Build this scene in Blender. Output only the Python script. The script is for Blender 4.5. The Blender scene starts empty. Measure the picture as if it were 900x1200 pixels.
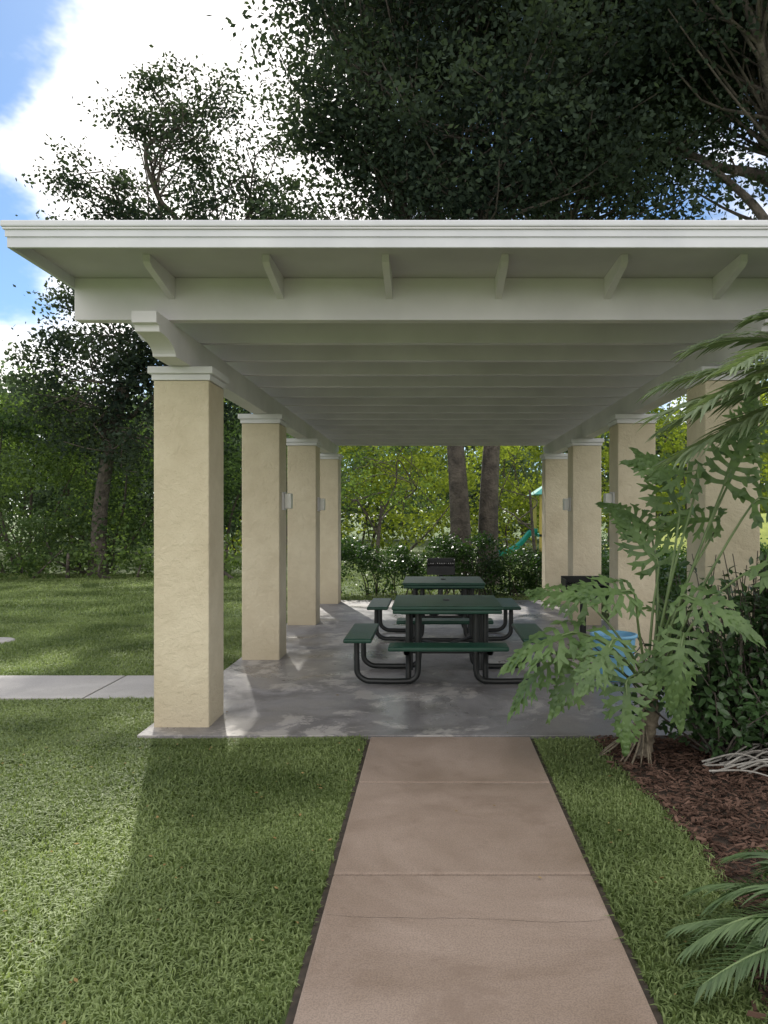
import bpy, bmesh, math, random
import numpy as np
from mathutils import Vector, Matrix
rng=np.random.default_rng(7); random.seed(7)
scene=bpy.context.scene
H=1.6
# ---------------------------------------------------------------- helpers
def link(o):
    scene.collection.objects.link(o); return o
def empty(name,loc=(0,0,0)):
    e=bpy.data.objects.new(name,None); e.empty_display_size=0.2; e.location=loc; return link(e)
def npmesh(name,V,F,mat,smooth=False,parent=None):
    V=np.asarray(V,dtype=np.float32); F=np.asarray(F,dtype=np.int32)
    k=F.shape[1]; me=bpy.data.meshes.new(name)
    me.vertices.add(len(V)); me.vertices.foreach_set('co',V.ravel())
    me.loops.add(F.size); me.loops.foreach_set('vertex_index',F.ravel())
    me.polygons.add(len(F)); me.polygons.foreach_set('loop_start',np.arange(0,F.size,k,dtype=np.int32))
    me.polygons.foreach_set('loop_total',np.full(len(F),k,dtype=np.int32))
    me.polygons.foreach_set('use_smooth',np.full(len(F),smooth,dtype=bool))
    me.update(calc_edges=True); me.materials.append(mat)
    o=link(bpy.data.objects.new(name,me))
    if parent: o.parent=parent
    return o
def box(name,x0,x1,y0,y1,z0,z1,mat,parent=None,bevel=0.006,seg=2):
    bm=bmesh.new(); bmesh.ops.create_cube(bm,size=1)
    for v in bm.verts:
        v.co=Vector(((x0+x1)/2+v.co.x*(x1-x0),(y0+y1)/2+v.co.y*(y1-y0),(z0+z1)/2+v.co.z*(z1-z0)))
    if bevel>0: bmesh.ops.bevel(bm,geom=bm.edges[:],offset=bevel,segments=seg,affect='EDGES',profile=.6)
    me=bpy.data.meshes.new(name); bm.to_mesh(me); bm.free(); me.materials.append(mat)
    o=link(bpy.data.objects.new(name,me))
    if parent: o.parent=parent
    return o
def prism(name,prof,axis,a0,a1,mat,parent=None):
    bm=bmesh.new()
    def P(a,p,z): return (a,p,z) if axis=='x' else (p,a,z)
    A=[bm.verts.new(P(a0,p,z)) for p,z in prof]; B=[bm.verts.new(P(a1,p,z)) for p,z in prof]
    bm.faces.new(A); bm.faces.new(B[::-1]); n=len(prof)
    for i in range(n): bm.faces.new((A[i],B[i],B[(i+1)%n],A[(i+1)%n]))
    bmesh.ops.recalc_face_normals(bm,faces=bm.faces)
    me=bpy.data.meshes.new(name); bm.to_mesh(me); bm.free(); me.materials.append(mat)
    o=link(bpy.data.objects.new(name,me))
    if parent: o.parent=parent
    return o
class Tubes:
    def __init__(s): s.V=[];s.F=[];s.n=0
    def add(s,pts,rad,k=6):
        pts=np.asarray(pts,float); m=len(pts); rad=np.atleast_1d(np.asarray(rad,float))
        rad=np.interp(np.linspace(0,1,m),np.linspace(0,1,len(rad)),rad) if len(rad)>1 else np.full(m,rad[0])
        T=np.gradient(pts,axis=0); T/=np.linalg.norm(T,axis=1)[:,None]+1e-9
        ref=np.array([0,0,1.]) if abs(T[0][2])<.9 else np.array([1.,0,0])
        a=np.linspace(0,2*np.pi,k,endpoint=False); u=np.cross(T[0],ref); u/=np.linalg.norm(u)
        for i in range(m):
            u=u-T[i]*np.dot(u,T[i]); u/=np.linalg.norm(u)+1e-9; w=np.cross(T[i],u)
            s.V.append(pts[i]+rad[i]*(np.cos(a)[:,None]*u+np.sin(a)[:,None]*w))
        for i in range(m-1):
            for j in range(k):
                s.F.append((s.n+i*k+j,s.n+i*k+(j+1)%k,s.n+(i+1)*k+(j+1)%k,s.n+(i+1)*k+j))
        s.n+=m*k
    def obj(s,name,mat,parent=None): return npmesh(name,np.vstack(s.V),s.F,mat,True,parent)
def spline(ctrl,n=24):
    c=np.asarray(ctrl,float); c=np.vstack([2*c[0]-c[1],c,2*c[-1]-c[-2]]); out=[]
    m=len(c)-3
    for i in range(m):
        for t in np.linspace(0,1,max(2,n//m),endpoint=bool(i==m-1)):
            p0,p1,p2,p3=c[i:i+4]
            out.append(.5*((2*p1)+(-p0+p2)*t+(2*p0-5*p1+4*p2-p3)*t*t+(-p0+3*p1-3*p2+p3)*t**3))
    return np.array(out)
def unit(v): return v/(np.linalg.norm(v,axis=-1,keepdims=True)+1e-9)
def leaves(C,size,up=.4,aspect=.6,fold=0.0):
    n=len(C); d=unit(rng.normal(size=(n,3))); nn=rng.normal(size=(n,3)); nn[:,2]+=up*2; nn=unit(nn)
    d=unit(d-nn*np.sum(d*nn,1)[:,None]); s=np.cross(nn,d); L=(size*rng.uniform(.6,1.3,n))[:,None]
    a=C-d*L*.5; b=C+s*L*aspect*.5-d*L*.05+nn*L*fold; c=C+d*L*.5; e=C-s*L*aspect*.5-d*L*.05+nn*L*fold
    V=np.stack([a,b,c,e],1).reshape(-1,3); F=np.arange(4*n).reshape(n,4)
    return V,F
# ---------------------------------------------------------------- materials
def newmat(name):
    m=bpy.data.materials.new(name); m.use_nodes=True; nt=m.node_tree; nt.nodes.clear()
    return m,nt,nt.nodes,nt.links
def bumpmat(name,c1,c2,scale=8,rough=.7,bscale=40,bstr=.2,bdist=.01,detail=4,metal=0,spec=.5):
    m,nt,N,L=newmat(name)
    out=N.new('ShaderNodeOutputMaterial'); p=N.new('ShaderNodeBsdfPrincipled'); tc=N.new('ShaderNodeTexCoord')
    n1=N.new('ShaderNodeTexNoise'); n1.inputs['Scale'].default_value=scale; n1.inputs['Detail'].default_value=detail
    r=N.new('ShaderNodeValToRGB'); r.color_ramp.elements[0].position=.3; r.color_ramp.elements[1].position=.7
    r.color_ramp.elements[0].color=(*c1,1); r.color_ramp.elements[1].color=(*c2,1)
    n2=N.new('ShaderNodeTexNoise'); n2.inputs['Scale'].default_value=bscale; n2.inputs['Detail'].default_value=4
    b=N.new('ShaderNodeBump'); b.inputs['Strength'].default_value=bstr; b.inputs['Distance'].default_value=bdist
    L.new(tc.outputs['Object'],n1.inputs['Vector']); L.new(tc.outputs['Object'],n2.inputs['Vector'])
    L.new(n1.outputs['Fac'],r.inputs['Fac']); L.new(r.outputs['Color'],p.inputs['Base Color'])
    L.new(n2.outputs['Fac'],b.inputs['Height']); L.new(b.outputs['Normal'],p.inputs['Normal'])
    p.inputs['Roughness'].default_value=rough; p.inputs['Metallic'].default_value=metal
    p.inputs['Specular IOR Level'].default_value=spec
    L.new(p.outputs['BSDF'],out.inputs['Surface']); return m
def leafmat(name,dark,light,trans=.4,tcol=None,nscale=.6,gloss=.0,cheap=False,gain=1.6):
    m,nt,N,L=newmat(name)
    out=N.new('ShaderNodeOutputMaterial'); g=N.new('ShaderNodeNewGeometry'); 
    n1=N.new('ShaderNodeTexNoise'); n1.inputs['Scale'].default_value=nscale; n1.inputs['Detail'].default_value=1.5
    L.new(g.outputs['Position'],n1.inputs['Vector'])
    a=N.new('ShaderNodeMath'); a.operation='MULTIPLY_ADD'; a.inputs[1].default_value=.55
    L.new(g.outputs['Random Per Island'],a.inputs[0])
    b=N.new('ShaderNodeMath'); b.operation='MULTIPLY_ADD'; b.inputs[1].default_value=gain; b.inputs[2].default_value=.22-gain*.5
    L.new(n1.outputs['Fac'],b.inputs[0]); L.new(b.outputs[0],a.inputs[2])
    r=N.new('ShaderNodeValToRGB'); r.color_ramp.elements[0].color=(*dark,1); r.color_ramp.elements[1].color=(*light,1)
    L.new(a.outputs[0],r.inputs['Fac'])
    if cheap:
        p=N.new('ShaderNodeBsdfDiffuse'); L.new(r.outputs['Color'],p.inputs['Color'])
    else:
        p=N.new('ShaderNodeBsdfPrincipled'); p.inputs['Roughness'].default_value=.55-gloss; p.inputs['Specular IOR Level'].default_value=.35+gloss
        L.new(r.outputs['Color'],p.inputs['Base Color'])
    if trans>0:
        t=N.new('ShaderNodeBsdfTranslucent'); mx=N.new('ShaderNodeMixRGB'); mx.blend_type='MULTIPLY'; mx.inputs['Fac'].default_value=1
        mx.inputs['Color2'].default_value=(*(tcol or (1.5,1.6,.7)),1); L.new(r.outputs['Color'],mx.inputs['Color1'])
        L.new(mx.outputs['Color'],t.inputs['Color'])
        ms=N.new('ShaderNodeMixShader'); ms.inputs['Fac'].default_value=trans
        L.new(p.outputs[0],ms.inputs[1]); L.new(t.outputs['BSDF'],ms.inputs[2]); L.new(ms.outputs['Shader'],out.inputs['Surface'])
    else: L.new(p.outputs[0],out.inputs['Surface'])
    return m
def stucco():
    m,nt,N,L=newmat('stucco')
    out=N.new('ShaderNodeOutputMaterial'); p=N.new('ShaderNodeBsdfPrincipled'); tc=N.new('ShaderNodeTexCoord')
    n0=N.new('ShaderNodeTexNoise'); n0.inputs['Scale'].default_value=13; n0.inputs['Detail'].default_value=6; n0.inputs['Distortion'].default_value=.4; n0.inputs['Roughness'].default_value=.62
    r0=N.new('ShaderNodeValToRGB'); r0.color_ramp.elements[0].position=.40; r0.color_ramp.elements[1].position=.58
    n1=N.new('ShaderNodeTexNoise'); n1.inputs['Scale'].default_value=95; n1.inputs['Detail'].default_value=4
    ad=N.new('ShaderNodeMath'); ad.operation='MULTIPLY_ADD'; ad.inputs[1].default_value=1.1
    oi=N.new('ShaderNodeObjectInfo'); mu=N.new('ShaderNodeMath'); mu.operation='MULTIPLY'; mu.inputs[1].default_value=37
    L.new(oi.outputs['Random'],mu.inputs[0]); av=N.new('ShaderNodeVectorMath'); L.new(tc.outputs['Object'],av.inputs[0])
    L.new(av.outputs[0],n0.inputs['Vector']); L.new(tc.outputs['Object'],n1.inputs['Vector']); L.new(mu.outputs[0],av.inputs[1])
    L.new(n0.outputs['Fac'],r0.inputs['Fac']); L.new(n1.outputs['Fac'],ad.inputs[0]); L.new(r0.outputs['Color'],ad.inputs[2])
    b=N.new('ShaderNodeBump'); b.inputs['Strength'].default_value=.65; b.inputs['Distance'].default_value=.0052
    L.new(ad.outputs[0],b.inputs['Height']); L.new(b.outputs['Normal'],p.inputs['Normal'])
    n2=N.new('ShaderNodeTexNoise'); n2.inputs['Scale'].default_value=1.7; n2.inputs['Detail'].default_value=6; n2.inputs['Roughness'].default_value=.7
    L.new(av.outputs[0],n2.inputs['Vector'])
    r=N.new('ShaderNodeValToRGB'); r.color_ramp.elements[0].position=.3; r.color_ramp.elements[1].position=.62
    r.color_ramp.elements[0].color=(.56,.48,.34,1); r.color_ramp.elements[1].color=(.69,.61,.455,1)
    L.new(n2.outputs['Fac'],r.inputs['Fac'])
    sx=N.new('ShaderNodeSeparateXYZ'); L.new(tc.outputs['Object'],sx.inputs[0])
    mr=N.new('ShaderNodeMapRange'); mr.inputs['From Min'].default_value=0; mr.inputs['From Max'].default_value=.45; mr.inputs['To Min'].default_value=.8; mr.inputs['To Max'].default_value=0
    L.new(sx.outputs['Z'],mr.inputs['Value'])
    mm=N.new('ShaderNodeMath'); mm.operation='MULTIPLY'; L.new(mr.outputs[0],mm.inputs[0]); L.new(n2.outputs['Fac'],mm.inputs[1])
    mx=N.new('ShaderNodeMixRGB'); mx.inputs['Color2'].default_value=(.3,.25,.16,1)
    L.new(mm.outputs[0],mx.inputs['Fac']); L.new(r.outputs['Color'],mx.inputs['Color1']); L.new(mx.outputs['Color'],p.inputs['Base Color'])
    p.inputs['Roughness'].default_value=.85
    L.new(p.outputs['BSDF'],out.inputs['Surface']); return m
def concrete(name,c1,c2,c3,rlo,rhi,stain=None,smin=.265,smax=.30,wet=None):
    m,nt,N,L=newmat(name)
    out=N.new('ShaderNodeOutputMaterial'); p=N.new('ShaderNodeBsdfPrincipled'); tc=N.new('ShaderNodeTexCoord')
    def noise(s,d,di=0,ro=.6):
        n=N.new('ShaderNodeTexNoise'); n.inputs['Scale'].default_value=s; n.inputs['Detail'].default_value=d; n.inputs['Distortion'].default_value=di; n.inputs['Roughness'].default_value=ro
        L.new(tc.outputs['Object'],n.inputs['Vector']); return n
    a=noise(.9,6,.6,.65); b=noise(160,2); c=noise(6,6,0,.7)
    r=N.new('ShaderNodeValToRGB'); e=r.color_ramp.elements; e[0].position=.36; e[1].position=.64; e[0].color=(*c1,1); e[1].color=(*c2,1)
    L.new(a.outputs['Fac'],r.inputs['Fac'])
    mx=N.new('ShaderNodeMixRGB'); mx.inputs['Color2'].default_value=(*c3,1); 
    mr=N.new('ShaderNodeMapRange'); mr.inputs['From Min'].default_value=.45; mr.inputs['From Max'].default_value=.7; mr.inputs['To Max'].default_value=.8
    L.new(c.outputs['Fac'],mr.inputs['Value']); L.new(mr.outputs[0],mx.inputs['Fac']); L.new(r.outputs['Color'],mx.inputs['Color1'])
    m2=N.new('ShaderNodeMixRGB'); m2.blend_type='MULTIPLY'; m2.inputs['Fac'].default_value=.6
    rb=N.new('ShaderNodeValToRGB'); rb.color_ramp.elements[0].position=.35; rb.color_ramp.elements[0].color=(.5,.5,.5,1); rb.color_ramp.elements[1].position=.6
    L.new(b.outputs['Fac'],rb.inputs['Fac']); L.new(mx.outputs['Color'],m2.inputs['Color1']); L.new(rb.outputs['Color'],m2.inputs['Color2'])
    col=m2.outputs['Color']
    if wet:
        s=noise(1.7,6,.5,.7); ms=N.new('ShaderNodeMapRange'); ms.inputs['From Min'].default_value=.47; ms.inputs['From Max'].default_value=.62; ms.inputs['To Max'].default_value=.75
        L.new(s.outputs['Fac'],ms.inputs['Value']); m3=N.new('ShaderNodeMixRGB'); m3.inputs['Color2'].default_value=(*wet,1)
        L.new(ms.outputs[0],m3.inputs['Fac']); L.new(col,m3.inputs['Color1']); col=m3.outputs['Color']
    if stain:
        s=noise(3.2,7,.4,.75); s2=noise(.7,3)
        mul=N.new('ShaderNodeMath'); mul.operation='MULTIPLY'; L.new(s.outputs['Fac'],mul.inputs[0]); L.new(s2.outputs['Fac'],mul.inputs[1])
        ms=N.new('ShaderNodeMapRange'); ms.inputs['From Min'].default_value=smin; ms.inputs['From Max'].default_value=smax; ms.inputs['To Max'].default_value=.6
        L.new(mul.outputs[0],ms.inputs['Value']); m3=N.new('ShaderNodeMixRGB'); m3.inputs['Color2'].default_value=(*stain,1)
        L.new(ms.outputs[0],m3.inputs['Fac']); L.new(col,m3.inputs['Color1']); col=m3.outputs['Color']
    L.new(col,p.inputs['Base Color'])
    rr=N.new('ShaderNodeMapRange'); rr.inputs['From Min'].default_value=.38; rr.inputs['From Max'].default_value=.6; rr.inputs['To Min'].default_value=rlo; rr.inputs['To Max'].default_value=rhi
    L.new(a.outputs['Fac'],rr.inputs['Value']); L.new(rr.outputs[0],p.inputs['Roughness'])
    bp=N.new('ShaderNodeBump'); bp.inputs['Strength'].default_value=.25; bp.inputs['Distance'].default_value=.003
    L.new(b.outputs['Fac'],bp.inputs['Height']); L.new(bp.outputs['Normal'],p.inputs['Normal'])
    L.new(p.outputs['BSDF'],out.inputs['Surface']); return m
M_st=stucco()
M_white=bumpmat('trim_paint',(.67,.66,.68),(.78,.77,.79),3,.55,60,.15,.003)
M_beam=bumpmat('beam_paint',(.66,.635,.67),(.79,.76,.80),2,.6,30,.3,.004)
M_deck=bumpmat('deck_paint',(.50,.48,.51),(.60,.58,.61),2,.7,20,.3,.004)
M_fasc=bumpmat('fascia_paint',(.60,.61,.65),(.69,.70,.74),4,.45,40,.1,.002)
M_slab=concrete('patio_concrete',(.19,.18,.182),(.33,.315,.315),(.25,.24,.24),.24,.6,(.48,.45,.42),.272,.305,(.12,.112,.11))
M_path=concrete('path_concrete',(.25,.185,.142),(.36,.28,.225),(.30,.228,.18),.35,.75,(.20,.145,.11),.28,.35)
M_side=concrete('side_concrete',(.36,.34,.33),(.50,.48,.46),(.42,.40,.38),.6,.9)
M_joint=bumpmat('joint_dirt',(.03,.025,.02),(.07,.055,.04),20,.9)
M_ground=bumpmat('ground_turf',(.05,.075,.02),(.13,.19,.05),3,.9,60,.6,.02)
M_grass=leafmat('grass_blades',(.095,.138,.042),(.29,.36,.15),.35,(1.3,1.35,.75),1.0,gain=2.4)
M_hill=bumpmat('sun_tinted_turf',(.20,.25,.04),(.33,.37,.07),3,.9,30,.6,.03)  # sunlight put into the base colour: brighter, yellower than the other turf
M_oak=leafmat('oak_leaves',(.017,.027,.023),(.062,.085,.060),.33,(1.6,1.7,.8),.5,.1,True,2.2)  # bluish cast in the leaf colour stands in for haze
M_left=leafmat('tree_leaves',(.030,.052,.030),(.105,.155,.07),.38,(1.5,1.7,.7),.4,0,True,2.0)
M_left2=leafmat('light_shrub_leaves',(.05,.085,.035),(.17,.24,.09),.40,(1.6,1.7,.7),.6,0,True,2.0)
M_far=leafmat('far_leaves',(.07,.10,.07),(.16,.22,.14),.3,(1.5,1.6,.9),.25,0,True)  # distance haze put into the leaf colour, paler and greyer
M_back=leafmat('sun_tinted_leaves',(.09,.13,.03),(.33,.39,.10),.52,(1.7,1.7,.6),.35,0,True)  # sunlit look painted in: bright yellow-green leaf colour
M_hedge=leafmat('hedge_leaves',(.018,.045,.012),(.06,.12,.03),.3,(1.6,1.8,.7),1.5,.15)
M_shrub=leafmat('shrub_leaves',(.022,.048,.018),(.08,.15,.055),.25,(1.5,1.7,.6),4,.2)
M_phil=leafmat('philodendron_leaf',(.085,.15,.055),(.19,.29,.11),.35,(1.4,1.5,.6),5,.12)
M_palm=leafmat('palm_leaf',(.14,.19,.11),(.30,.37,.23),.4,(1.4,1.5,.8),5,.1)
M_palm2=leafmat('small_palm_leaf',(.07,.12,.05),(.17,.25,.11),.35,(1.4,1.5,.7),5,.1)  # shade put into the colour, darker than the tall palm's leaves
M_bark=bumpmat('bark',(.045,.038,.032),(.13,.11,.09),5,.9,18,1,.05)
M_stem=bumpmat('green_stem',(.12,.18,.07),(.20,.27,.11),12,.5,60,.2,.003)
M_ptrunk=bumpmat('ringed_trunk',(.10,.08,.055),(.26,.22,.16),25,.9,40,.8,.01)
M_root=bumpmat('dry_fronds',(.26,.24,.21),(.45,.43,.39),15,.8,60,.4,.005)
M_green=bumpmat('green_thermoplastic',(.008,.045,.028),(.014,.068,.043),6,.42,160,.6,.002)
M_black=bumpmat('black_steel',(.010,.012,.012),(.02,.022,.022),8,.4,80,.15,.001)
M_blue=bumpmat('blue_plastic',(.15,.38,.58),(.2,.45,.65),4,.45,30,.1,.002)
M_teal=bumpmat('teal_plastic',(.01,.25,.22),(.02,.32,.28),4,.4)
M_yel=bumpmat('yellow_post',(.40,.33,.08),(.45,.36,.08),4,.5)
M_lamp=bumpmat('lamp_glass',(.75,.74,.70),(.82,.81,.77),4,.3)
M_mulch_g=bumpmat('mulch_ground',(.03,.021,.015),(.08,.053,.038),12,.95,40,1,.03)
M_chip=leafmat('mulch_chips',(.035,.022,.017),(.19,.118,.09),.0,(1,1,1),8,0,True)
M_litter=leafmat('leaf_litter',(.16,.10,.04),(.36,.26,.12),.0,(1,1,1),8,0,True)
# ---------------------------------------------------------------- ground, path, patio
def sheet(name,x0,x1,y0,y1,z,mat,n=1):
    xs=np.linspace(x0,x1,n+1); ys=np.linspace(y0,y1,n+1); X,Y=np.meshgrid(xs,ys)
    V=np.stack([X.ravel(),Y.ravel(),np.full(X.size,z)],1)
    F=[(j*(n+1)+i,j*(n+1)+i+1,(j+1)*(n+1)+i+1,(j+1)*(n+1)+i) for j in range(n) for i in range(n)]
    return npmesh(name,V,F,mat)
sheet('ground',-300,300,-100,500,0,M_ground)
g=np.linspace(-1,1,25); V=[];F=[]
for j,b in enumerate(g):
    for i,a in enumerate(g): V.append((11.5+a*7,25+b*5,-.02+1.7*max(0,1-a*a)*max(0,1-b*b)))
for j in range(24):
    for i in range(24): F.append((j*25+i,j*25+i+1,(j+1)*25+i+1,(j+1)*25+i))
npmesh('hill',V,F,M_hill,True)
PX0,PX1=-.43,.705
patio=empty('patio')
ys=[5.48,9.9,14.25]
for j in range(2):
    box('patio_panel',-2.10,2.60,ys[j]+.004,ys[j+1]-.004,-.08,.03,M_slab,patio,.004)
box('joint_fill',-2.08,2.58,ys[0]+.02,ys[-1]-.02,-.09,.021,M_joint,patio,0)
path=empty('path')
py=[-2.4,-1.25,-.1,1.06,2.22,3.37,4.53,5.472]
for a,b in zip(py[:-1],py[1:]): box('path_panel',PX0,PX1,a+.007,b-.007,-.08,.026,M_path,path,.011)
box('joint_fill',PX0+.01,PX1-.01,-2.3,5.46,-.09,.008,M_joint,path,0)
sidep=empty('side_path')
sx=[-14,-12.6,-11.2,-9.8,-8.4,-7.0,-5.6,-4.25,-3.0,-2.115]
for a,b in zip(sx[:-1],sx[1:]): box('path_panel',a+.008,b-.008,6.62,7.56,-.08,.026,M_side,sidep,.007)
box('joint_fill',-13.9,-2.2,6.64,7.54,-.09,.010,M_joint,sidep,0)
for nm,x0,x1,y0,y1 in (('soil_edge',PX0-.028,PX0-.001,-2.4,5.47),('soil_edge',PX1+.001,PX1+.03,-2.4,5.47),('soil_edge',-2.12,PX0-.03,5.44,5.479)):
    sheet(nm,x0,x1,y0,y1,.006,M_joint)
cx_=np.linspace(PX0+.02,PX1-.02,60); cyy=3.02+.012*np.sin(cx_*9)+.004*np.cumsum(rng.normal(0,.6,60)); V=[];F=[]
for i,(a,b) in enumerate(zip(cx_,cyy)):
    w_=.0003+.0006*rng.random(); V+=[(a,b-w_,.0268),(a,b+w_,.0268)]
    if i: F.append((2*i-2,2*i,2*i+1,2*i-1))
npmesh('path_crack',V,F,M_joint,parent=path)
def mulch_edge(y): return 1.22+.06*math.sin(y*2.1)-.18*max(0,3.0-y)
Yv=np.linspace(-1,5.47,40); V=[];F=[]
for i,y in enumerate(Yv):
    V+= [(mulch_edge(y),y,.005),(6,y,.005)]
    if i: F.append((2*i-2,2*i-1,2*i+1,2*i))
n0=len(V); V+=[(2.63,5.47,.005),(6,5.47,.005),(6,9,.005),(2.63,9,.005)]; F.append((n0,n0+1,n0+2,n0+3))
npmesh('mulch_bed',V,F,M_mulch_g)
def chips(n,x0,x1,y0,y1,smin,smax):
    P=np.stack([rng.uniform(x0,x1,n),rng.uniform(y0,y1,n),rng.uniform(.008,.035,n)],1)
    keep=np.array([p[0]>mulch_edge(p[1])+rng.normal()*.03 for p in P]); P=P[keep]; n=len(P)
    a=rng.uniform(0,2*np.pi,n); d=np.stack([np.cos(a),np.sin(a),rng.normal(0,.25,n)],1); d=unit(d)
    s=unit(np.cross(d,np.array([0,0,1.])+rng.normal(0,.35,(n,3)))); L=rng.uniform(smin,smax,n)[:,None]; w=L*rng.uniform(.12,.4,n)[:,None]
    up=np.cross(s,d); h=.004
    V=np.stack([P-d*L-s*w,P+d*L*.9-s*w*.6,P+d*L+s*w,P-d*L*.8+s*w*.8],1)
    V2=V+up[:,None,:]*h
    VV=np.concatenate([V,V2],1).reshape(-1,3); b=np.arange(n)[:,None]*8
    F=np.concatenate([b+np.array(f) for f in ([0,1,2,3],[4,5,6,7],[0,1,5,4],[1,2,6,5],[2,3,7,6],[3,0,4,7])])
    return VV,F
V,F=chips(19000,.9,3.2,1.5,5.47,.005,.030); npmesh('mulch_chips',V,F,M_chip)
# ---------------------------------------------------------------- grass
def blades(P,hgt,wid):
    n=len(P); a=rng.uniform(0,2*np.pi,n); lean=rng.uniform(.25,1.1,n)
    pat=.8+.35*np.sin(P[:,0]*1.7+2*np.sin(P[:,1]*.9))*np.sin(P[:,1]*2.1+1.3*np.sin(P[:,0]*1.3))
    h=(hgt*rng.uniform(.5,1.3,n))*pat
    d=np.stack([np.cos(a),np.sin(a),np.zeros(n)],1); s=np.stack([-np.sin(a),np.cos(a),np.zeros(n)],1)
    tw=rng.normal(0,.4,n)[:,None]; s=unit(s+d*tw); w=(wid*rng.uniform(.7,1.3,n))[:,None]
    l=lean[:,None]*h[:,None]; z=np.array([0,0,1.])
    m=P+d*l*.3+z*h[:,None]*.62; t=P+d*l+z*h[:,None]*np.clip(1.05-lean[:,None]*.5,.3,1)
    V=np.stack([P-s*w*.5,P+s*w*.5,m+s*w*.55,m-s*w*.55,t+s*w*.08,t-s*w*.08],1).reshape(-1,3)
    b=np.arange(n)[:,None]*6
    F=np.concatenate([b+np.array([0,1,2,3]),b+np.array([3,2,4,5])]); return V,F
def area(n,x0,x1,y0,y1,cond=None):
    P=np.stack([rng.uniform(x0,x1,n),rng.uniform(y0,y1,n),np.zeros(n)],1)
    if cond is not None: P=P[cond(P[:,0],P[:,1])]
    return P
lawn=empty('grass')
def L1(x,y): return x<PX0-.02-.012*np.abs(np.sin(y*37)+np.sin(y*11.3))
P=area(110000,-3.6,PX0,1.9,5.46,lambda x,y:L1(x,y)&(x>-.62*y-.45)); V,F=blades(P,.046,.0065); npmesh('lawn_near',V,F,M_grass,parent=lawn)
P=area(28000,PX1,1.45,1.7,5.46,lambda x,y:(x>PX1+.025)&(x<np.vectorize(mulch_edge)(y)+rng.normal(0,.03,len(x)))); V,F=blades(P,.045,.0065); npmesh('lawn_strip',V,F,M_grass,parent=lawn)
P=area(60000,-6.5,-2.10,5.3,6.6,lambda x,y:(x>-.62*y-.6)&~((x>-2.07)&(y>5.6))); V,F=blades(P,.045,.007); npmesh('lawn_mid',V,F,M_grass,parent=lawn)
P=area(11000,-2.2,-.5,5.3,5.455); V,F=blades(P,.045,.0065); npmesh('lawn_edge',V,F,M_grass,parent=lawn)
P=area(80000,-8.5,-2.11,7.58,12,lambda x,y:(x>-.62*y-.8)); V,F=blades(P,.05,.009); npmesh('lawn_far',V,F,M_grass,parent=lawn)
P=area(80000,-15,-2.11,12,21,lambda x,y:(x>-.62*y-.8)); V,F=blades(P,.06,.015); npmesh('lawn_back',V,F,M_grass,parent=lawn)
P=area(40000,-4,12,14.4,26); V,F=blades(P,.06,.02); npmesh('lawn_behind',V,F,M_grass,parent=lawn)
P=area(30000,2.7,16,5.5,20,lambda x,y:(x<.55*y+1)&~((y<9)&(x<6))); V,F=blades(P,.06,.018); npmesh('lawn_right',V,F,M_grass,parent=lawn)
P=area(220,-3,1.3,2,5.4,lambda x,y:(x<PX0-.05)|(x>PX1+.05)); P[:,2]=.03; V,F=leaves(P,.022,up=3); npmesh('leaf_litter',V,F,M_litter)
P=area(26,-2,2.5,2.4,10,lambda x,y:((x>PX0)&(x<PX1))|(y>5.5)); P[:,2]=.036; V,F=leaves(P,.028,up=6); npmesh('leaf_litter',V,F,M_litter)
# ---------------------------------------------------------------- picnic shelter
sh=empty('picnic_shelter')
colY=[5.69,8.34,10.99,13.64]; XL=(-2.055,-1.645); XR=(2.03,2.44)
for i,y in enumerate(colY):
    for (x0,x1),side in ((XL,1),(XR,-1)):
        o=box('pillar',x0,x1,y,y+.41,.0,2.60,M_st,sh,.012,3)
        box('pillar_cap_lower',x0-.012,x1+.012,y-.012,y+.422,2.601,2.645,M_white,sh,.004)
        box('pillar_cap_upper',x0-.035,x1+.035,y-.035,y+.445,2.646,2.70,M_white,sh,.008)
        if i in (1,2):
            xi=x1 if side==1 else x0
            s=side
            box('wall_lamp_back',min(xi+s*.001,xi+s*.025),max(xi+s*.001,xi+s*.025),y+.12,y+.28,1.66,1.86,M_white,sh,.004)
            box('wall_lamp_glass',min(xi+s*.026,xi+s*.10),max(xi+s*.026,xi+s*.10),y+.135,y+.265,1.675,1.845,M_lamp,sh,.015,3)
def beam_profile(y0,y1):
    p=[(y0,2.919),(y0,2.845),(y0+.05,2.84),(y0+.06,2.80)]
    for t in np.linspace(0,1,9): 
        a=t*math.pi/2; p.append((y0+.08+.30*math.sin(a)*1.0,2.80-.098*(1-math.cos(a))))
    q=[(y1-(a-y0),z) for a,z in p][::-1]
    return p+q
for xc in (-1.85,2.235):
    prism('side_beam',beam_profile(4.95,14.75),'x',xc-.08,xc+.08,M_beam,sh)
RX0,RX1=-2.43,2.82; RY0,RY1=4.40,15.05
def joist_prof(z0):
    return [(RX0+.06,3.205),(RX0+.06,3.14),(RX0+.10,3.12),(RX0+.20,z0+.03),(RX0+.28,z0),(RX1-.28,z0),(RX1-.20,z0+.03),(RX1-.10,3.12),(RX1-.06,3.14),(RX1-.06,3.205)]
box('front_beam',RX0+.02,RX1-.02,5.19,5.28,2.92,3.205,M_beam,sh,.006)
y=5.94
while y<14.7:
    prism('joist',joist_prof(2.925),'y',y-.035,y+.035,M_beam,sh); y+=.665
for x in np.arange(-2.48+.73,2.8,.735):
    prism('lookout',[(4.72,3.205),(4.72,3.16),(4.76,3.14),(5.188,3.06),(5.188,3.205)],'x',x-.022,x+.022,M_beam,sh)
box('roof_deck',RX0+.025,RX1-.025,RY0+.025,RY1-.025,3.206,3.262,M_deck,sh,0)
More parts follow.
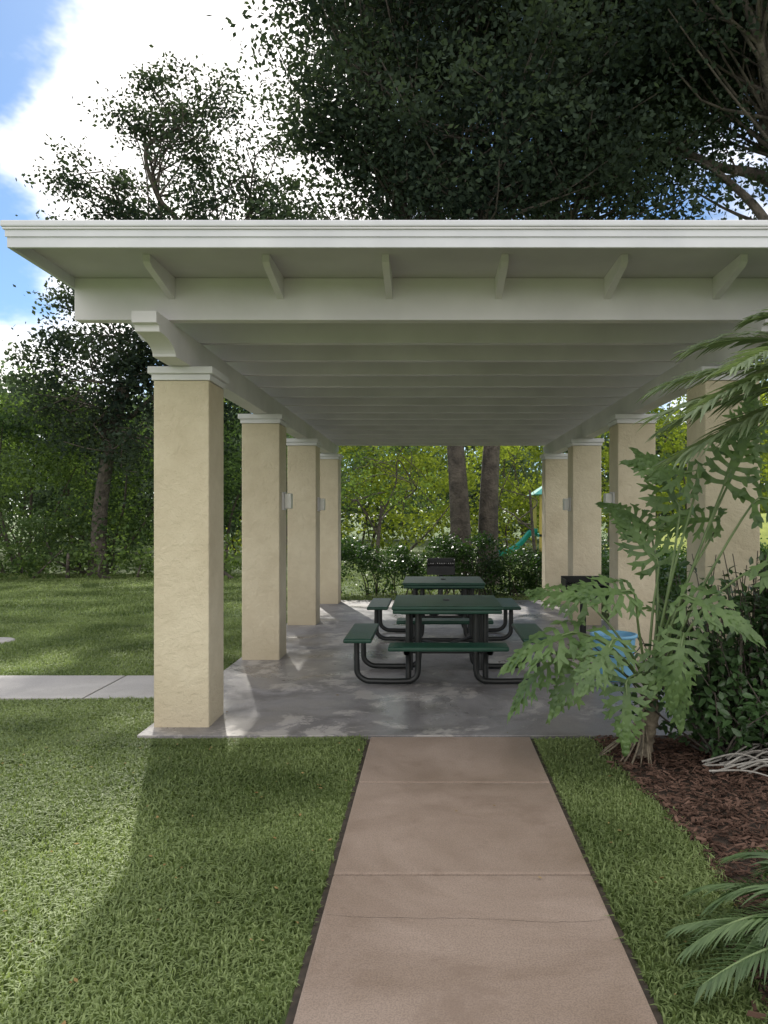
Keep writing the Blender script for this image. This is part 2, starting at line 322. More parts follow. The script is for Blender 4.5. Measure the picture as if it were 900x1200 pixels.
for nm,a in (('fascia_front',(RX0,RX1,RY0,RY0+.024)),('fascia_rear',(RX0,RX1,RY1-.024,RY1)),('fascia_left',(RX0,RX0+.024,RY0+.0245,RY1-.0245)),('fascia_right',(RX1-.024,RX1,RY0+.0245,RY1-.0245))):
    box(nm,*a,3.135,3.235,M_fasc,sh,.004)
e=.018
box('drip_edge',RX0-e,RX1+e,RY0-e,RY1+e,3.236,3.248,M_white,sh,.003)
box('drip_edge_lower',RX0-.008,RX1+.008,RY0-.008,RY0-.0005,3.195,3.2355,M_fasc,sh,.002)
box('roof_membrane',RX0-e-.008,RX1+e+.008,RY0-e-.008,RY1+e+.008,3.2485,3.285,M_fasc,sh,.008)
# ---------------------------------------------------------------- picnic tables
def picnic_table(cx,cy):
    t=empty('picnic_table',(0,0,0))
    box('table_top',cx-.51,cx+.51,cy-.51,cy+.51,.735,.77,M_green,t,.016,3)
    box('table_rim',cx-.50,cx+.50,cy-.50,cy+.50,.700,.734,M_green,t,.01)
    for dx,dy in ((0,-1),(0,1),(-1,0),(1,0)):
        bx,by=cx+dx*.82,cy+dy*.82
        if dx==0: box('bench',bx-.52,bx+.52,by-.13,by+.13,.435,.475,M_green,t,.018,3)
        else: box('bench',bx-.13,bx+.13,by-.52,by+.52,.435,.475,M_green,t,.018,3)
    T=Tubes(); R=.027
    def W(s,r,o,z,dx,dy):
        px=cx+dx*r+(-dy)*o; py_=cy+dy*r+dx*o; return (px,py_,z+.03)
    for dx,dy in ((-1,0),(1,0)):
        for o in (-.36,.36):
            c=[W(0,.84,o,.40,dx,dy),W(0,.84,o,.20,dx,dy),W(0,.83,o,.10,dx,dy),W(0,.76,o,.04,dx,dy),W(0,.66,o,.03,dx,dy),W(0,.40,o,.03,dx,dy),W(0,.31,o,.05,dx,dy),W(0,.27,o,.13,dx,dy),W(0,.27,o,.4,dx,dy),W(0,.27,o,.68,dx,dy)]
            T.add(spline(c,45),R,8)
    for dy in (-1,1):
        for o in (-.36,.36):
            c=[W(0,.90,o,.39,0,dy),W(0,.70,o,.385,0,dy),W(0,.50,o,.37,0,dy),W(0,.36,o,.28,0,dy),W(0,.32,o,.12,0,dy),W(0,.31,o,.0,0,dy)]
            T.add(spline(c,30),R,8)
            T.add([W(0,.33,o,.0,0,dy),W(0,.33,o,.35,0,dy),W(0,.33,o,.68,0,dy)],R,8)
        T.add([W(0,.33,-.38,.30,0,dy),W(0,.33,.38,.30,0,dy)],.02,8)
        T.add([W(0,.3,-.36,.66,0,dy),W(0,.3,.36,.66,0,dy)],.022,8)
    for a in (-1,1): T.add([(cx-.45,cy+a*.2,.69),(cx+.45,cy+a*.2,.69)],.02,8)
    T.add([(cx-.27,cy-.36,.32),(cx+.27,cy+.36,.36)],.014,6); T.add([(cx-.27,cy+.36,.32),(cx+.27,cy-.36,.36)],.014,6)
    T.obj('steel_frame',M_black,t)
    bm=bmesh.new(); bmesh.ops.create_cone(bm,cap_ends=True,segments=24,radius1=.035,radius2=.03,depth=.012,matrix=Matrix.Translation((cx,cy,.777)))
    me=bpy.data.meshes.new('hole_cap'); bm.to_mesh(me); bm.free(); me.materials.append(M_black); o=link(bpy.data.objects.new('hole_cap',me)); o.parent=t
picnic_table(.15,7.5); picnic_table(.16,9.95)
# ---------------------------------------------------------------- grills
def grill(x,y,a=0):
    g=empty('park_grill')
    box('firebox_back',x-.25,x+.25,y+.17,y+.18,.55,.82,M_black,g,.003)
    box('firebox_left',x-.25,x-.24,y-.18,y+.169,.55,.80,M_black,g,.003)
    box('firebox_right',x+.24,x+.25,y-.18,y+.169,.55,.80,M_black,g,.003)
    box('firebox_front',x-.239,x+.239,y-.18,y-.17,.55,.68,M_black,g,.003)
    box('firebox_floor',x-.25,x+.25,y-.18,y+.18,.538,.549,M_black,g,.002)
    T=Tubes()
    for i in range(12): xx=x-.22+i*.04; T.add([(xx,y-.2,.73),(xx,y+.165,.73)],.006,6)
    T.add([(x-.24,y-.2,.73),(x+.24,y-.2,.73)],.008,6); T.add([(x-.1,y-.2,.73),(x-.1,y-.32,.75)],.01,6); T.add([(x+.1,y-.2,.73),(x+.1,y-.32,.75)],.01,6)
    T.add([(x,y,0),(x,y,.54)],.04,12); T.obj('grate_and_post',M_black,g)
grill(.18,13.9); grill(1.93,9.75)
def lathe(name,prof,cx,cy,mat,parent=None,seg=36):
    V=[];F=[]
    for r,z in prof:
        for i in range(seg): a=2*math.pi*i/seg; V.append((cx+r*math.cos(a),cy+r*math.sin(a),z))
    for j in range(len(prof)-1):
        for i in range(seg): F.append((j*seg+i,j*seg+(i+1)%seg,(j+1)*seg+(i+1)%seg,(j+1)*seg+i))
    return npmesh(name,V,F,mat,True,parent)
bn=empty('recycling_bin')
lathe('bin_body',[(0,.031),(.17,.031),(.18,.05),(.205,.42),(.205,.43),(.225,.435),(.225,.46),(.20,.465),(.19,.44),(.17,.06),(0,.05)],1.76,7.4,M_blue,bn)
T=Tubes(); T.add(spline([(1.535,7.4,.44),(1.54,7.26,.36),(1.68,7.17,.28),(1.84,7.17,.28),(1.98,7.26,.36),(1.985,7.4,.44)],20),.006,6); T.obj('bin_handle',M_black,bn)
lathe('utility_cover',[(0,.03),(.2,.03),(.22,.02),(.22,0)],-5.5,9.7,M_side)
# playground
pg=empty('playground_structure')
px,pyy=4.25,25.5
for dx in (-.7,.7):
    for dy in (-.7,.7): box('post',px+dx-.05,px+dx+.05,pyy+dy-.05,pyy+dy+.05,0,2.3,M_yel,pg,.01)
box('platform',px-.75,px+.75,pyy-.75,pyy+.75,.9,1.0,M_teal,pg,.01)
box('side_panel',px-.62,px+.62,pyy-.73,pyy-.70,1.05,1.6,M_blue,pg,.01)
bm=bmesh.new(); bmesh.ops.create_cone(bm,cap_ends=True,segments=4,radius1=1.35,radius2=.05,depth=.65,matrix=Matrix.Translation((px,pyy,2.6))@Matrix.Rotation(math.pi/4,4,'Z'))
me=bpy.data.meshes.new('canopy_roof'); bm.to_mesh(me); bm.free(); me.materials.append(M_teal); o=link(bpy.data.objects.new('canopy_roof',me)); o.parent=pg
V=[];F=[];c=spline([(px-.75,pyy,1.0),(px-1.0,pyy,.9),(px-1.3,pyy,.55),(px-1.7,pyy,.3),(px-2.0,pyy,.25)],24)
for i,p in enumerate(c):
    for yy,zz in ((-.3,.18),(-.27,.0),(0,-.04),(.27,0),(.3,.18)): V.append((p[0],p[1]+yy,p[2]+zz))
    if i:
        for j in range(4): F.append((5*i-5+j,5*i-4+j,5*i+1+j,5*i+j))
npmesh('slide',V,F,M_teal,True,pg)
# ---------------------------------------------------------------- trees
def blob_clumps(blobs,dens):
    C=[];ID=[]
    for bi,(x,y,z,rx,ry,rz) in enumerate(blobs):
        n=max(4,int(dens*rx*ry*rz*4.19))
        d=unit(rng.normal(size=(n,3))); r=rng.uniform(.2,1.3,n)**.5
        C.append(np.array([x,y,z])+d*r[:,None]*np.array([rx,ry,rz])); ID+= [bi]*n
    return np.vstack(C),np.array(ID)
def foliage(C,nl,cr,size,mat,name,parent,up=.4,zmin=.05):
    n=len(C); P=np.repeat(C,nl,0)+rng.normal(size=(n*nl,3))*np.array([cr,cr,cr*.6])*np.repeat(rng.uniform(.5,1.2,n),nl)[:,None]
    P=P[P[:,2]>zmin]
    V,F=leaves(P,size,up); return npmesh(name,V,F,mat,parent=parent)
def tree(name,trunk,r0,blobs,dens,nl,cr,size,mat,limbs=()):
    t=empty(name); T=Tubes(); tp=spline(trunk,16); m=len(tp)
    rr=np.linspace(r0,r0*.55,m); rr[0]*=1.35; rr[1]*=1.12
    T.add(tp,rr,10)
    for l in limbs: T.add(spline(l,24),np.linspace(r0*.5,r0*.1,24),8)
    C,ID=blob_clumps(blobs,dens)
    for bi,b in enumerate(blobs):
        c=np.array(b[:3]); s=tp[int(m*random.uniform(.6,.98))-1]
        mid=(s+c)/2+rng.normal(size=3)*np.array([.5,.4,.4])+np.array([0,0,.3]); q=s+(mid-s)*.5+rng.normal(size=3)*.25
        sp=spline([s,q,mid,(mid+c)/2+rng.normal(size=3)*.3,c],20); T.add(sp,np.linspace(r0*.42,r0*.13,len(sp)),7)
        idx=np.where(ID==bi)[0]
        for k in idx:
            st=sp[random.randrange(len(sp)//2,len(sp))]; e=C[k]; mm=(st+e)/2+rng.normal(size=3)*.25
            T.add(spline([st,mm,e],6),np.linspace(r0*.11,.012,6) ,4)
    T.obj('trunk_and_limbs',M_bark,t); foliage(C,nl,cr,size,mat,'foliage',t)
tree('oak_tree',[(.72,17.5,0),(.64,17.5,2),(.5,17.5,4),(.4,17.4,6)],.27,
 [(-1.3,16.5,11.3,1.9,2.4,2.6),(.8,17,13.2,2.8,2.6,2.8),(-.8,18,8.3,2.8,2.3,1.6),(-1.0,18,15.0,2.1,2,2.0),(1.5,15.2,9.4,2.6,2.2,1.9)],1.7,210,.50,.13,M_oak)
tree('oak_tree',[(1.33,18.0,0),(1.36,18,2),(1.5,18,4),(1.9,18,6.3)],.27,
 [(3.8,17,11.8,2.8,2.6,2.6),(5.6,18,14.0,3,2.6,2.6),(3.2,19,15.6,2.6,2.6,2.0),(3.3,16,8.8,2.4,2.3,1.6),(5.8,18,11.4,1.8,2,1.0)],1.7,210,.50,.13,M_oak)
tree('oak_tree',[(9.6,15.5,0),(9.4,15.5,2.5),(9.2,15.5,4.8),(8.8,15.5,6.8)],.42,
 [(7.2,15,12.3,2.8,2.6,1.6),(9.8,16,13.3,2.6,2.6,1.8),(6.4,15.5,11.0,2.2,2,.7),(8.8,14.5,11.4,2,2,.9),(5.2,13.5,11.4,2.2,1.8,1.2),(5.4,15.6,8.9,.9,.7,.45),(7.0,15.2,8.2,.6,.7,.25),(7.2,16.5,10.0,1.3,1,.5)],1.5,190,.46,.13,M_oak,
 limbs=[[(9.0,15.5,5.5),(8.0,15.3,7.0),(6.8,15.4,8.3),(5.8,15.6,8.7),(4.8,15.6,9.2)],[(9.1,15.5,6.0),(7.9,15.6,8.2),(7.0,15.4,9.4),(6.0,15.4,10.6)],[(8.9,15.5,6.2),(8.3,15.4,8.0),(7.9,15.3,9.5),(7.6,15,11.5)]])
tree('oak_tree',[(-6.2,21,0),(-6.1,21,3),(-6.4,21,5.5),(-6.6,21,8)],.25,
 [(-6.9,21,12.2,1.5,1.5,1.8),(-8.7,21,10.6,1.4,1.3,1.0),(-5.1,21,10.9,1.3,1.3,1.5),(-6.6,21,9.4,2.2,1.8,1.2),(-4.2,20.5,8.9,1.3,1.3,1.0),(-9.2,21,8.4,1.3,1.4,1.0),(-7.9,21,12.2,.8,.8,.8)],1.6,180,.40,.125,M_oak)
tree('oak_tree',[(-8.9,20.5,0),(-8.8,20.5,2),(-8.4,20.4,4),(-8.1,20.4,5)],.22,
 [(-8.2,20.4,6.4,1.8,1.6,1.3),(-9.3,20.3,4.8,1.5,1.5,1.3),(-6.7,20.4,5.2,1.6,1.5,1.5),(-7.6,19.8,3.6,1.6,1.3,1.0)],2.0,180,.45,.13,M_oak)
def mass(name,blobs,dens,nl,cr,size,mat,ns=1):
    t=empty(name); C,ID=blob_clumps(blobs,dens); C=C[C[:,2]>.1]; foliage(C,nl,cr,size,mat,'foliage',t)
    T=Tubes()
    for (x,y,z,rx,ry,rz) in blobs:
        for k in range(ns):
            a=np.array([x+random.uniform(-.4,.4)*rx,y,0]); b=np.array([x+random.uniform(-.8,.8)*rx,y,z+rz*.5])
            T.add(spline([a,(a+b)/2+rng.normal(size=3)*.3,b],8),np.linspace(.06,.015,8),5)
    T.obj('stems',M_bark,t)
bl=[];bl2=[]
for k in range(17):
    x=random.uniform(-19,-3.6); y=20.6+random.uniform(-.6,1.2); r=random.uniform(.8,1.7); (bl if k%3 else bl2).append((x,y,r*.75,r,r*.8,r*.9))
for k in range(15):
    x=random.uniform(-20,-4.5); r=random.uniform(1.2,2.0); (bl if k%4 else bl2).append((x,22.6+random.uniform(-.6,1),random.uniform(2.2,3.8),r,r*.9,r*.9))
for k in range(10):
    x=random.uniform(-20,-10); r=random.uniform(1.0,1.6); bl2.append((x,23.6,random.uniform(4.3,5.0),r,r,r*.8))
for x in np.arange(-17,-4,.8): bl2.append((x,19.3+random.uniform(-.5,.5),.3,.6*random.uniform(.5,1.2),.5,.6*random.uniform(.4,1.5)))
mass('tree_thicket',bl,1.5,110,.36,.12,M_left); mass('tree_thicket',bl2,1.5,110,.34,.12,M_left2)
bl=[(x,random.uniform(29,33),random.uniform(1.5,4.5),2.6,2,random.uniform(2.2,3.0)) for x in np.arange(-26,-6,1.5)]
mass('distant_trees',bl,.55,110,.6,.25,M_far)
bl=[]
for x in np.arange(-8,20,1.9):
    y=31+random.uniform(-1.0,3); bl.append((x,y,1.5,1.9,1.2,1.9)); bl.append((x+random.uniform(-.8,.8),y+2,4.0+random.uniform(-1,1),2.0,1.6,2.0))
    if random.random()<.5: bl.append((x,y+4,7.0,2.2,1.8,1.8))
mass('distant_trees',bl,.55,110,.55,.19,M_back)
bl=[(x,random.uniform(42,52),random.uniform(2.5,5),4,3,random.uniform(3.5,5)) for x in np.arange(-45,45,3.6)]
mass('distant_trees',bl,.22,120,.9,.36,M_far)
tree('small_tree',[(-1.6,22,0),(-1.5,22,1),(-1.4,22,2)],.07,[(-1.5,22,3.1,1.2,1.1,1.0),(-2.2,22,2.1,.8,.8,.6),(-.4,22.4,2.4,.8,.7,.6)],1.8,85,.3,.10,M_left2)
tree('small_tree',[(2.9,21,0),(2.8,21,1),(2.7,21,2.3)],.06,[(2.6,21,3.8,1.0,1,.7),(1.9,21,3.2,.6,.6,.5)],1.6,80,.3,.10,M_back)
hd=empty('hedge')
C=np.stack([rng.uniform(-2.2,8,700),rng.uniform(15.1,15.9,700),rng.uniform(.1,1.0,700)],1)
C=C[(C[:,0]>.2)|(C[:,2]>.5)|(rng.uniform(size=len(C))<.35)]
C[:,2]+=.12*np.sin(C[:,0]*2.3)+.06*np.sin(C[:,0]*7)
foliage(C,75,.13,.062,M_hedge,'foliage',hd)
T=Tubes()
for i in range(110):
    x=random.uniform(-2.2,8); y=random.uniform(15.2,15.8)
    T.add(spline([(x,y,0),(x+random.uniform(-.1,.1),y,.3),(x+random.uniform(-.3,.3),y,.8)],6),np.linspace(.016,.006,6),5)
T.obj('stems',M_bark,hd)
hd=empty('hedge')
C=np.stack([rng.uniform(2.9,4.0,330),rng.uniform(8.5,14.5,330),rng.uniform(.1,.95,330)],1); foliage(C,70,.14,.06,M_hedge,'foliage',hd)
# ---------------------------------------------------------------- near shrub
def nleaves(C,size,out=None):
    n=len(C); d=unit(rng.normal(size=(n,3))+ (out if out is not None else 0)); nn=rng.normal(size=(n,3))*.6; nn[:,2]+=1; nn[:,1]-=.4; nn=unit(nn)
    d=unit(d-nn*np.sum(d*nn,1)[:,None]); s=np.cross(nn,d); L=(size*rng.uniform(.7,1.25,n))[:,None]
    V=np.stack([C,C+d*L*.35,C+d*L*.75-nn*L*.06,C+d*L-nn*L*.15, C+d*L*.3+s*L*.26+nn*L*.08,C+d*L*.7+s*L*.2+nn*L*.02,C+d*L*.3-s*L*.26+nn*L*.08,C+d*L*.7-s*L*.2+nn*L*.02],1).reshape(-1,3)
    b=np.arange(n)[:,None]*8
    F=np.concatenate([b+np.array(f) for f in ([0,4,5,1],[1,5,3,2],[0,1,7,6],[1,2,3,7])]); return V,F
sb=empty('shrub')
T=Tubes(); PL=[]
for k in range(260):
    b=np.array([2.12+random.uniform(-.3,.55),5.0+random.uniform(-.15,.15),0.02]); an=random.uniform(0,2*math.pi); h=random.uniform(.45,1.38)
    if random.random()<.35: h*=.5
    out=random.uniform(.1,.62)*(1 if h<1.1 else .6)
    tip=b+np.array([math.cos(an)*out*1.05,math.sin(an)*out*.6,h]); mid=(b+tip)/2+np.array([math.cos(an),math.sin(an),0])*out*.2*random.uniform(.3,1.2)+rng.normal(0,.03,3)
    sp=spline([b,mid,tip],16); T.add(sp,[.009,.003],5)
    for j in range(34):
        u=random.uniform(.25,1)**.8; i=min(int(u*(len(sp)-1)),len(sp)-1); PL.append(sp[i]+rng.normal(0,.035,3))
P=np.array(PL); P=P[P[:,2]>.04]
V,F=nleaves(P,.068); npmesh('foliage',V,F,M_shrub,True,sb); T.obj('stems',M_bark,sb)
# ---------------------------------------------------------------- philodendron
class Q:
    def __init__(s): s.V=[];s.F=[];s.n=0
    def strip(s,pts,side,w):
        for p,sd,ww in zip(pts,side,w): s.V+= [p-sd*ww,p+sd*ww]
        for i in range(len(pts)-1): s.F.append((s.n+2*i,s.n+2*i+1,s.n+2*i+3,s.n+2*i+2))
        s.n+=2*len(pts)
def phil_leaf(q,A,d,nrm,L,droop=.35):
    A=np.array(A,float); d=unit(np.array(d,float)); nrm=np.array(nrm,float); nrm=unit(nrm-d*np.dot(nrm,d)); s=np.cross(d,nrm)
    loc=Q()
    def S(x,y,h=0): return np.array([x,y,h])
    ts=np.linspace(-.05,1,12); loc.strip([S(0,t) for t in ts],[S(1,0)]*12,[.025+.05*math.sin(t*math.pi)**.7 if 0<t<1 else .02 for t in ts])
    nl=9
    for sd in (-1,1):
        for i in range(nl):
            t=.0+ i/(nl-1)*.93; ang=math.radians(118-95*(i/(nl-1))**.8); ln=(.50*(1-.58*(i/(nl-1))**1.3))*random.uniform(.85,1.12)*(1 if i else .85)
            w0=.041*random.uniform(.85,1.2)*(1-.35*i/nl)
            bend=random.uniform(.1,.3); pts=[];sides=[];ws=[]; m=8; dr=random.uniform(.05,.35)
            for k in range(m):
                u=k/(m-1); a2=ang-bend*u*2.0
                x=sd*math.sin(a2)*ln*u; y=t+math.cos(a2)*ln*u
                pts.append(S(x,y,-dr*ln*u*u+.022*math.sin(u*14+i*2)+.07*ln*math.sin(u*3)))
                sides.append(S(math.cos(a2),-sd*math.sin(a2),.25*math.sin(u*9+i)) ); ws.append(w0*[1.0,.85,.9,1.15,1.35,1.2,.8,.12][k])
            loc.strip(pts,sides,ws)
            if i<7:
              for (u0,sg) in ((.45,1),(.62,-1),(.75,1)):
                k=int(u0*(m-1)); p=pts[k]; a3=ang-bend*2*u0+sg*.75; l2=ln*.30*random.uniform(.8,1.2)
                pp=[];ss=[];w2=[]
                for v in np.linspace(0,1,4):
                    pp.append(p+S(sd*math.sin(a3)*l2*v,math.cos(a3)*l2*v,-.03*v)); ss.append(S(math.cos(a3),-sd*math.sin(a3))); w2.append(w0*[.8,.85,.7,.1][int(round(v*3))])
                loc.strip(pp,ss,w2)
    V=np.array(loc.V)*L; cup=.12
    X,Y,Zz=V[:,0],V[:,1],V[:,2]
    Zz=Zz-droop*Y*np.abs(Y)/L+cup*np.abs(X)-.5*X*X/L
    W=A+X[:,None]*s+Y[:,None]*d+Zz[:,None]*nrm
    q.V+=list(W); q.F+=[tuple(a+q.n for a in f) for f in loc.F]; q.n+=len(W)
ph=empty('philodendron')
base=np.array([1.40,5.05,0.]); crown=np.array([1.44,5.05,.42])
T=Tubes(); c=spline([base,base+(.02,0,.15),base+(.05,-.01,.3),crown],22); T.add(c,.05+.008*np.sin(np.arange(len(c))*2.4),12); T.obj('trunk',M_ptrunk,ph)
def PX(u,v,Y): return np.array([(u-505)/900*Y,Y,H-(v-604)/900*Y])
q=Q(); T=Tubes()
LV=[((675,742),4.75,(-1,-.1,-.15),.45),((685,705),5.1,(-.8,.3,.25),.38),((655,772),4.9,(-1,-.2,-.35),.38),((735,800),4.65,(-.1,-.3,-1),.38),
((775,765),4.7,(.25,-.5,-.7),.38),((770,660),5.1,(-.5,.0,.8),.38),((795,600),5.0,(-.3,-.1,1),.42),((850,565),4.9,(.4,-.1,.9),.44),
((885,590),4.8,(.9,-.2,.3),.42),((740,695),4.7,(-.9,-.4,.15),.42),((800,700),4.6,(.6,-.6,-.1),.38),
((720,750),4.6,(-.6,-.6,-.5),.38),((775,720),5.3,(.7,.4,.3),.36),((760,620),5.3,(-.5,.2,.5),.36),((870,530),5.0,(.2,-.1,1),.40),
((815,560),4.8,(-.9,-.1,.35),.40),((800,745),4.6,(-.3,-.5,-.9),.36),((900,660),4.6,(.5,-.4,-.3),.40),((690,770),4.8,(-.7,-.4,-.7),.38),((840,610),5.2,(-.8,.2,.1),.36)]
for (uv,Yd,d,L) in LV:
    A=PX(uv[0],uv[1],Yd); d=np.array(d,float)
    nrm=np.array([0,-.75,.75])+d*np.array([-.2,0,0])+rng.normal(0,.22,3)
    if abs(unit(d)[2])>.8: nrm=np.array([0,-1,.35])+rng.normal(0,.22,3)
    phil_leaf(q,A,d,nrm,L,random.uniform(.2,.6))
    mid=(crown+A)/2+np.array([0,0,.10])+rng.normal(0,.02,3); T.add(spline([crown+rng.normal(0,.015,3),mid,A-unit(d)*.02,A+unit(d)*L*.2],14),[.011,.005],6)
npmesh('leaves',q.V,q.F,M_phil,True,ph); T.obj('petioles',M_stem,ph)
T=Tubes()
for i in range(22):
    a=np.array([1.75+random.uniform(-.1,.2),4.8+random.uniform(-.15,.15),random.uniform(.02,.08)])
    b=a+np.array([random.uniform(.1,.35),random.uniform(-.15,.1),random.uniform(.03,.10)]); c=b+np.array([random.uniform(.15,.4),random.uniform(-.15,.1),-random.uniform(.05,.12)])
    c[2]=max(c[2],.03); s=spline([a,b,c],14); T.add(s,np.linspace(.007,.004,len(s)),6)
T.obj('dried_stems',M_root)
T=Tubes()
for i in range(14):
    a=base+np.array([0,0,random.uniform(.1,.35)]); an=random.uniform(2.2,5.2); b=base+np.array([math.cos(an)*.15,math.sin(an)*.12,.12]); c=base+np.array([math.cos(an)*.3,math.sin(an)*.2,.01])
    s=spline([a,b,c],10); T.add(s,np.linspace(.009,.004,len(s)),5)
T.obj('aerial_roots',M_ptrunk,ph)
# ---------------------------------------------------------------- palms
def frond(q,T,A,d0,L,droop,nl=34,ll=.30,wid=.011,ang=55):
    A=np.array(A,float); d0=unit(np.array(d0,float)); m=20; pts=[]; 
    for k in range(m): u=k/(m-1); pts.append(A+d0*L*u+np.array([0,0,-droop*L*u**2.0]))
    pts=np.array(pts); T.add(pts,np.linspace(.011,.003,m),5)
    tan=unit(np.gradient(pts,axis=0)); up=np.array([0,0,1.])
    for k in range(nl):
        u=.14+.86*k/(nl-1); f=u*(m-1); i=min(int(f),m-2); p=pts[i]+(pts[i+1]-pts[i])*(f-i); t=tan[i]; s=unit(np.cross(t,up)); nn=np.cross(s,t)
        l=ll*(math.sin(min(1,u*1.5+.15)*math.pi/2))*(1-.55*max(0,u-.45)/.55)*random.uniform(.9,1.08)
        a=math.radians(ang-22*u)+random.uniform(-.08,.08)
        for sd in (-1,1):
            dd=unit(t*math.cos(a)+s*sd*math.sin(a)+nn*random.uniform(.1,.32)); pp=[];ss=[];ww=[]
            dr=random.uniform(.2,.45)
            for v,w in ((0,.5),(.25,1),(.55,.9),(.8,.55),(1,.08)):
                pp.append(p+dd*l*v-up*dr*l*v*v); ss.append(unit(np.cross(dd,nn+.5*s*sd))); ww.append(wid*w)
            q.strip(pp,ss,ww)
def palm(name,cx,cy,cz,fr,trunk_r,L,ll,wid,nl,mat):
    p=empty(name); q=Q(); T=Tubes()
    for (dx,dy,dz,dr,Ls) in fr: frond(q,T,(cx,cy,cz),(dx,dy,dz),L*Ls,dr,nl,ll,wid)
    npmesh('fronds',q.V,q.F,mat,False,p); T.obj('rachis',M_stem,p)
    T=Tubes(); n=30; T.add(np.stack([np.full(n,cx),np.full(n,cy),np.linspace(0,cz+.03,n)],1),trunk_r*(1+.12*np.sin(np.arange(n)*2.2)),10); T.obj('trunk',M_ptrunk,p)
fr=[(-1,.05,.35,.35,1),(-1,-.1,.05,.22,1.0),(-.9,.2,.75,.45,1.0),(-.8,-.35,.5,.5,.95),(-.9,.35,.1,.3,.9),(-1,-.2,-.18,.2,.95),(-.85,-.3,.2,.4,1),(-1,.25,-.3,.1,.9),(-.3,-.9,.5,.5,.9),(.5,-.7,.6,.5,.9),(1,.1,.5,.5,1),(.4,.9,.5,.5,1),(-.4,.85,.7,.5,1),(0,.1,1,.3,.8),(-.7,.1,1.1,.5,.9)]
palm('palm_tree',2.48,4.35,2.36,fr,.07,1.22,.34,.010,52,M_palm)
fr=[(-1,.1,.6,.6,1),(-1,-.3,.3,.35,1),(-.8,.5,.9,.7,1),(-.9,-.1,1.1,.8,1),(-.5,-.8,.6,.5,1),(.3,-.8,.8,.5,1),(.9,.2,.8,.6,1),(.2,.9,.8,.6,1),(-.3,.8,1.0,.7,1),(-.6,-.55,.15,.2,.9),(-.95,.35,.2,.3,.9),(-.7,.75,.5,.5,1),(-.6,.9,1.2,.6,1.1)]
palm('small_palm',1.48,2.65,.14,fr,.04,.66,.17,.0055,42,M_palm2)
# ---------------------------------------------------------------- light
el=math.radians(40); az=math.radians(-17)
sdir=Vector((math.sin(az)*math.cos(el),math.cos(az)*math.cos(el),math.sin(el)))
sun=bpy.data.lights.new('sun','SUN'); sun.energy=4.3; sun.angle=math.radians(.7); sun.color=(1,.95,.86)
so=link(bpy.data.objects.new('sun',sun)); so.rotation_euler=sdir.to_track_quat('Z','Y').to_euler(); so.location=(0,0,30)
w=bpy.data.worlds.new('World'); scene.world=w; w.use_nodes=True; nt=w.node_tree; N=nt.nodes; L=nt.links; N.clear()
out=N.new('ShaderNodeOutputWorld'); sky=N.new('ShaderNodeTexSky'); sky.sky_type='NISHITA'; sky.sun_disc=False; sky.sun_elevation=el; sky.sun_rotation=az
sky.air_density=1.0; sky.dust_density=.3; sky.ozone_density=1.5
bg=N.new('ShaderNodeBackground'); bg.inputs['Strength'].default_value=.11
tn=N.new('ShaderNodeMixRGB'); tn.blend_type='MULTIPLY'; tn.inputs['Fac'].default_value=1; tn.inputs['Color2'].default_value=(.75,.97,1.18,1)
L.new(sky.outputs[0],tn.inputs['Color1']); L.new(tn.outputs[0],bg.inputs['Color'])
tc=N.new('ShaderNodeTexCoord')
nz=N.new('ShaderNodeTexNoise'); nz.inputs['Scale'].default_value=3.4; nz.inputs['Detail'].default_value=6; nz.inputs['Roughness'].default_value=.6
mp=N.new('ShaderNodeMapping'); mp.inputs['Scale'].default_value=(1,1,1.6); L.new(tc.outputs['Generated'],mp.inputs['Vector']); L.new(mp.outputs[0],nz.inputs['Vector'])
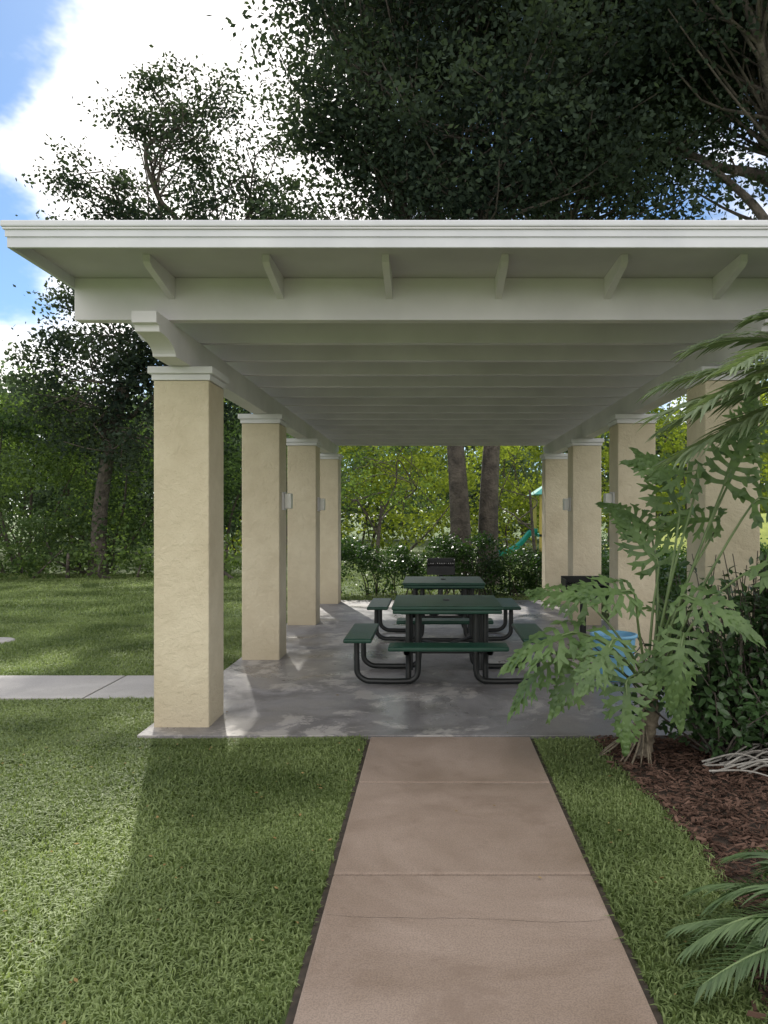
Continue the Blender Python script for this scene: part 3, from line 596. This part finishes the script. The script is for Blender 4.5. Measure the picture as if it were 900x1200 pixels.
def lobe(c,a,b,amp):
    dt=N.new('ShaderNodeVectorMath'); dt.operation='DOT_PRODUCT'; L.new(tc.outputs['Generated'],dt.inputs[0]); dt.inputs[1].default_value=tuple(Vector(c).normalized())
    mr=N.new('ShaderNodeMapRange'); mr.inputs['From Min'].default_value=a; mr.inputs['From Max'].default_value=b; mr.inputs['To Min'].default_value=0; mr.inputs['To Max'].default_value=amp
    L.new(dt.outputs['Value'],mr.inputs['Value']); return mr.outputs[0]
def addn(a,b,op='ADD'):
    n=N.new('ShaderNodeMath'); n.operation=op; L.new(a,n.inputs[0]); L.new(b,n.inputs[1]); return n.outputs[0]
tot=addn(nz.outputs['Fac'],lobe((-.31,1,.50),.965,.993,.30))
tot=addn(tot,lobe((0,-1,.8),.0,.5,.20)); tot=addn(tot,lobe((-.52,1,.24),.988,.998,.14))  # first lobe: unseen cloud bank added behind the camera as front fill
tot=addn(tot,lobe((-.60,1,.66),.988,.998,.22),'SUBTRACT'); tot=addn(tot,lobe((-.58,1,.34),.994,.999,.12),'SUBTRACT')
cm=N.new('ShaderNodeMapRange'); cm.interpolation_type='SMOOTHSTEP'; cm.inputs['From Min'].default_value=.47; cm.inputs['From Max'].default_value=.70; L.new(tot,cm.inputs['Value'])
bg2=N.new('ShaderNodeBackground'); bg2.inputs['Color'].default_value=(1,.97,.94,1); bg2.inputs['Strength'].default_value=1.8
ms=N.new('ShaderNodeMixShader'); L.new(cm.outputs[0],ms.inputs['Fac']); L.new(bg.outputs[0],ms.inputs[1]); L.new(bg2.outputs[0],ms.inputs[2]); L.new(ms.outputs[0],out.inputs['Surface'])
# ---------------------------------------------------------------- camera
cam=bpy.data.cameras.new('camera'); co=link(bpy.data.objects.new('camera',cam)); co.location=(0,0,H); co.rotation_euler=(math.radians(90),0,0)
cam.sensor_fit='VERTICAL'; cam.sensor_height=36; cam.lens=27; cam.shift_x=-55/1200; cam.shift_y=4/1200; cam.clip_start=.05; cam.clip_end=1500
scene.camera=co
scene.view_settings.view_transform='Standard'; scene.view_settings.look='None'; scene.view_settings.exposure=0
